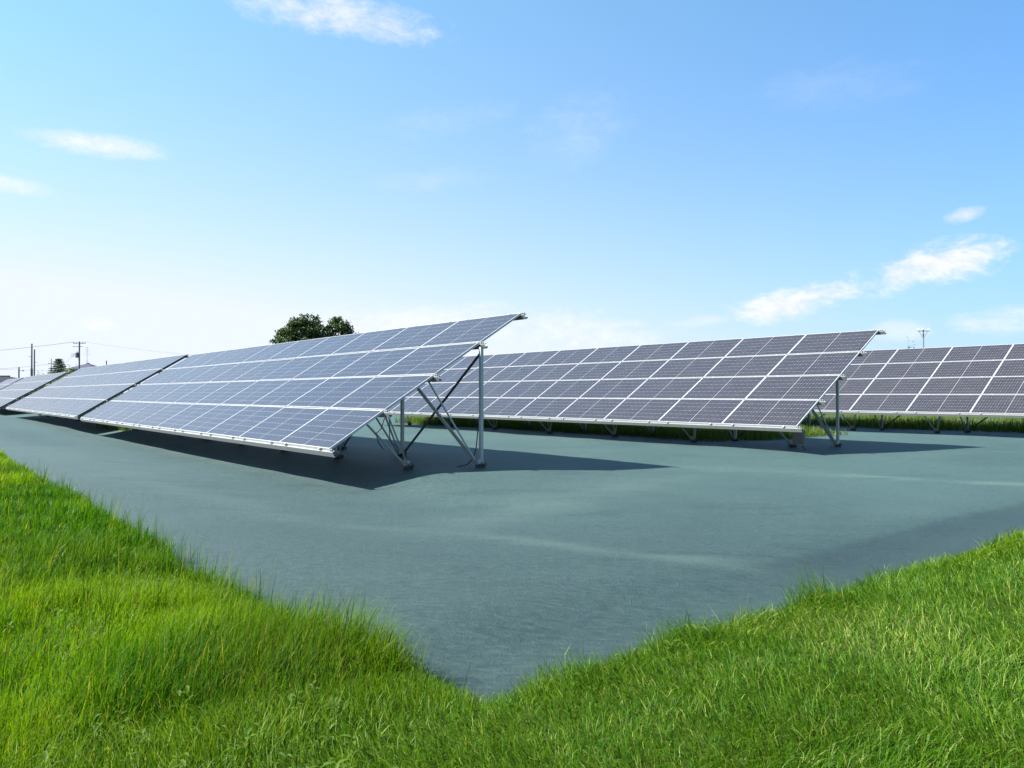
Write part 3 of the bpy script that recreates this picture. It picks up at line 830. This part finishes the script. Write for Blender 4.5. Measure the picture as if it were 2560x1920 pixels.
p0 = pole((-141.4, 15.6, -.6), 6.1, .12, 'short thin pole with a small lamp by the long dark roof')
b = MB(); b.tube([tuple(ACR * .1 + Vector((0, 0, 5.55))), tuple(ACR * .55 + Vector((0, 0, 5.62)))], .03, 6)
b.box(.25, .55, .35, .6, 5.45, 5.62); b.build('street_lamp_head', M['lamp'], p0)
p4 = pole((-230.4, 32.5, -.6), 11.0, .10, 'thin pole with one short crossarm in front of the layered conifer')
b = MB(); cross(b, 9.7, 1.6, .14); b.build('crossarm', M['pole'], p4)
for q in (-.6, 0, .6):
    b = MB(); c = ACR * q; b.tube([(c.x, c.y, 9.75), (c.x, c.y, 10.0)], [.07, .05], 6); b.build('insulator', M['pole'], p4)
p3 = pole((-169.4, 28.6, -.6), 12.1, .16, 'utility pole with crossarms and a drum transformer near the hipped roof')
b = MB(); cross(b, 11.75, 2.4, .12); b.build('crossarm', M['pole'], p3)
b = MB(); cross(b, 11.1, 1.9, .09, -.3); b.build('crossarm', M['pole'], p3)
b = MB(); cross(b, 9.65, 1.6, .10, -.8); cross(b, 9.25, 1.6, .08, -.8); b.build('crossarm', M['pole'], p3)
for q in (-1.1, -.6, .6, 1.1):
    b = MB(); c = ACR * q; b.tube([(c.x, c.y, 11.8), (c.x, c.y, 12.05)], [.07, .05], 6); b.build('insulator', M['pole'], p3)
c = ACR * -.42
b = MB(); b.tube([(c.x, c.y, 8.95), (c.x, c.y, 9.0), (c.x, c.y, 9.9), (c.x, c.y, 9.98)], [.27, .34, .34, .25], 12)
b.tube([(c.x, c.y, 9.98), (c.x, c.y, 10.25)], [.05, .05], 6)
b.build('transformer', M['transformer'], p3)

def wire(a, b_, sag, label, r=.022):
    a = Vector(a); b_ = Vector(b_); pts = []
    for i in range(25):
        t = i / 24; p = a.lerp(b_, t); p.z -= sag * 4 * t * (1 - t); pts.append(tuple(p))
    o = MB().tube(pts, r, 5).build('overhead_wire', M['wire']); tag(o, label, 'wire', 'overhead wires')
    return o
T3 = Vector((-169.4, 28.6, 0))
wire(T3 - ACR * 1.1 + Vector((0, 0, 11.4)), (-230, -20, 10.2), 1.6, 'heavier overhead wire dropping from the transformer pole to the left edge', .035)
wire(T3 + ACR * 1.1 + Vector((0, 0, 11.4)), (-172, 75, 9.6), 1.0, 'faint overhead wire running right from the transformer pole', .012)
wire(T3 - ACR * .9 + Vector((0, 0, 9.0)), (-230.4, 31.9, 9.3), 1.2, 'wire from the transformer pole to the thin crossarm pole')
wire((-230.4, 32.5, 9.1), (-210.2, 5.0, 6.9), .8, 'low wire running left from the thin crossarm pole past the twin poles', .025)
wire((-141.4, 15.6, 5.0), (-215, 60, 8.5), .5, 'thin low wire running right from the short lamp pole', .012)
wire((-141.4, 15.6, 5.2), (-150, -10, 5.0), .3, 'thin low wire running left from the short lamp pole', .015)
wire((-233.2, 29.1, 9.9), (-169.9, 28.2, 6.4), .8, 'service wire sloping right and down from the shorter bare pole', .014)

fl = empty('floodlight_pole', (-62.3, 145.7, -.6)); tag(fl, 'steel pole with floodlights on a crossarm above the rearmost solar table', 'light pole')
MB().tube([(0, 0, 0), (0, 0, 13.6)], [.17, .11], 10).build('shaft', M['pole_steel'], fl)
b = MB(); cross(b, 13.3, 2.1, .10); b.build('crossarm', M['pole_steel'], fl)
b = MB()
for sgn in (-1, 1):
    b.tube([tuple(Vector((0, 0, 11.9))), tuple(ACR * .75 * sgn + Vector((0, 0, 13.25)))], .035, 5)
b.build('stay', M['pole_steel'], fl)
for q in (-.95, -.15, .95):
    b = MB(); b.tube([(0, 0, 0), (.02, -.10, .02), (.10, -.32, .10)], [.10, .16, .22], 10)
    c = ACR * q; b.build('floodlight', M['lamp'], fl, (c.x, c.y, 13.55))

# ------------------------------------------------------------------ buildings
def house(loc, L, W_, wall_h, roof_h, wall, roof, label, hip=True, over=.5, rz=math.atan2(.779, .627)):
    t = empty('house', loc, rz); tag(t, label, 'house')
    MB().box(-L / 2, L / 2, -W_ / 2, W_ / 2, 0, wall_h).build('wall', wall, t)
    m = MB(); a, c = L / 2 + over, W_ / 2 + over; k = (W_ / 2 if hip else 0)
    k = min(k, L / 2 - .2)
    z0 = wall_h - .12
    m.v = [(-a, -c, z0), (a, -c, z0), (a, c, z0), (-a, c, z0), (-a, -c, z0 + .16), (a, -c, z0 + .16), (a, c, z0 + .16), (-a, c, z0 + .16),
           (-L / 2 + k, 0, wall_h + roof_h), (L / 2 - k, 0, wall_h + roof_h)]
    m.f = [(0, 3, 2, 1), (0, 1, 5, 4), (1, 2, 6, 5), (2, 3, 7, 6), (3, 0, 4, 7), (4, 5, 9, 8), (5, 6, 9), (6, 7, 8, 9), (7, 4, 8)]
    m.build('roof', roof, t)
    m = MB(); m.box(-L / 2 + k - .3, L / 2 - k + .3, -.14, .14, wall_h + roof_h - .1, wall_h + roof_h + .18); m.build('ridge', roof, t)
    nx = max(2, int(L / 2.6))
    for i in range(nx):
        cx = -L / 2 + (i + .5) * L / nx
        for fl_ in range(max(1, int(wall_h // 2.9))):
            zz = 1.0 + 2.9 * fl_
            wf = MB(); wf.box(cx - .75, cx + .75, -W_ / 2 - .05, -W_ / 2 + .02, zz, zz + 1.2); wo = wf.build('window', M['frame'], t)
            MB().box(cx - .68, cx - .03, -W_ / 2 - .06, -W_ / 2 - .045, zz + .07, zz + 1.13).box(cx + .03, cx + .68, -W_ / 2 - .06, -W_ / 2 - .045, zz + .07, zz + 1.13).build('pane', M['window'], wo)
    return t
h1 = house((-283.0, 50.3, -.6), 7.8, 8.0, 9.9, 1.9, M['wall_brown'], M['roof_tile'], 'house with a grey hipped roof showing over the far panels', over=.7)
for sgn, ln in ((0, 5.6),):
    b = MB(); b.tube([(-.3, 0, 11.6), (-.3, 0, 11.6 + ln)], .055, 5)
    for z_, L_ in ((12.6, .9), (14.6, 2.2), (15.5, 1.7), (16.1, 1.2), (16.9, 1.5)):
        b.bar((-.3 - L_ / 2, 0, z_), (-.3 + L_ / 2, 0, z_), .05)
        for q in range(5): b.bar((-.3 - L_ / 2 + q * L_ / 4, -.3, z_), (-.3 - L_ / 2 + q * L_ / 4, .3, z_), .03)
    ao = b.build('roof_aerial', M['pole_steel'], None); ao.location = h1.location; ao.rotation_euler = h1.rotation_euler
    tag(ao, 'tall pale television aerial mast on the grey hipped roof', 'aerial')
hp = MB().tube([(0, 0, 0), (0, 0, 12.2)], .16, 8).build('concrete_post', M['pole']); hp.location = (-265.8, 52.35, -.6)
tag(hp, 'short post just right of the grey hipped roof', 'post')
house((-179.5, 15.5, -.6), 15.0, 9.0, 4.0, 1.3, M['wall_brown'], M['roof_dark'], 'long low building with dark roof at the left edge', over=.8)
house((-152.0, 9.0, -.6), 9.0, 6.0, 3.1, .9, M['wall_cream'], M['roof_dark'], 'small brown walled building in front of the long dark roof', hip=False, over=.5)
ar = MB().tube([(0, 0, 0), (0, 0, 10.6)], .07, 6).bar((-.5, -.4, 10.3), (.5, .4, 10.3), .06).build('roof_aerial', M['pole']); ar.location = (-215.2, 51.5, -.6)
tag(ar, 'tiny aerial tip just above the pale solar table left of the tall trees', 'aerial')
print('blades', NG)
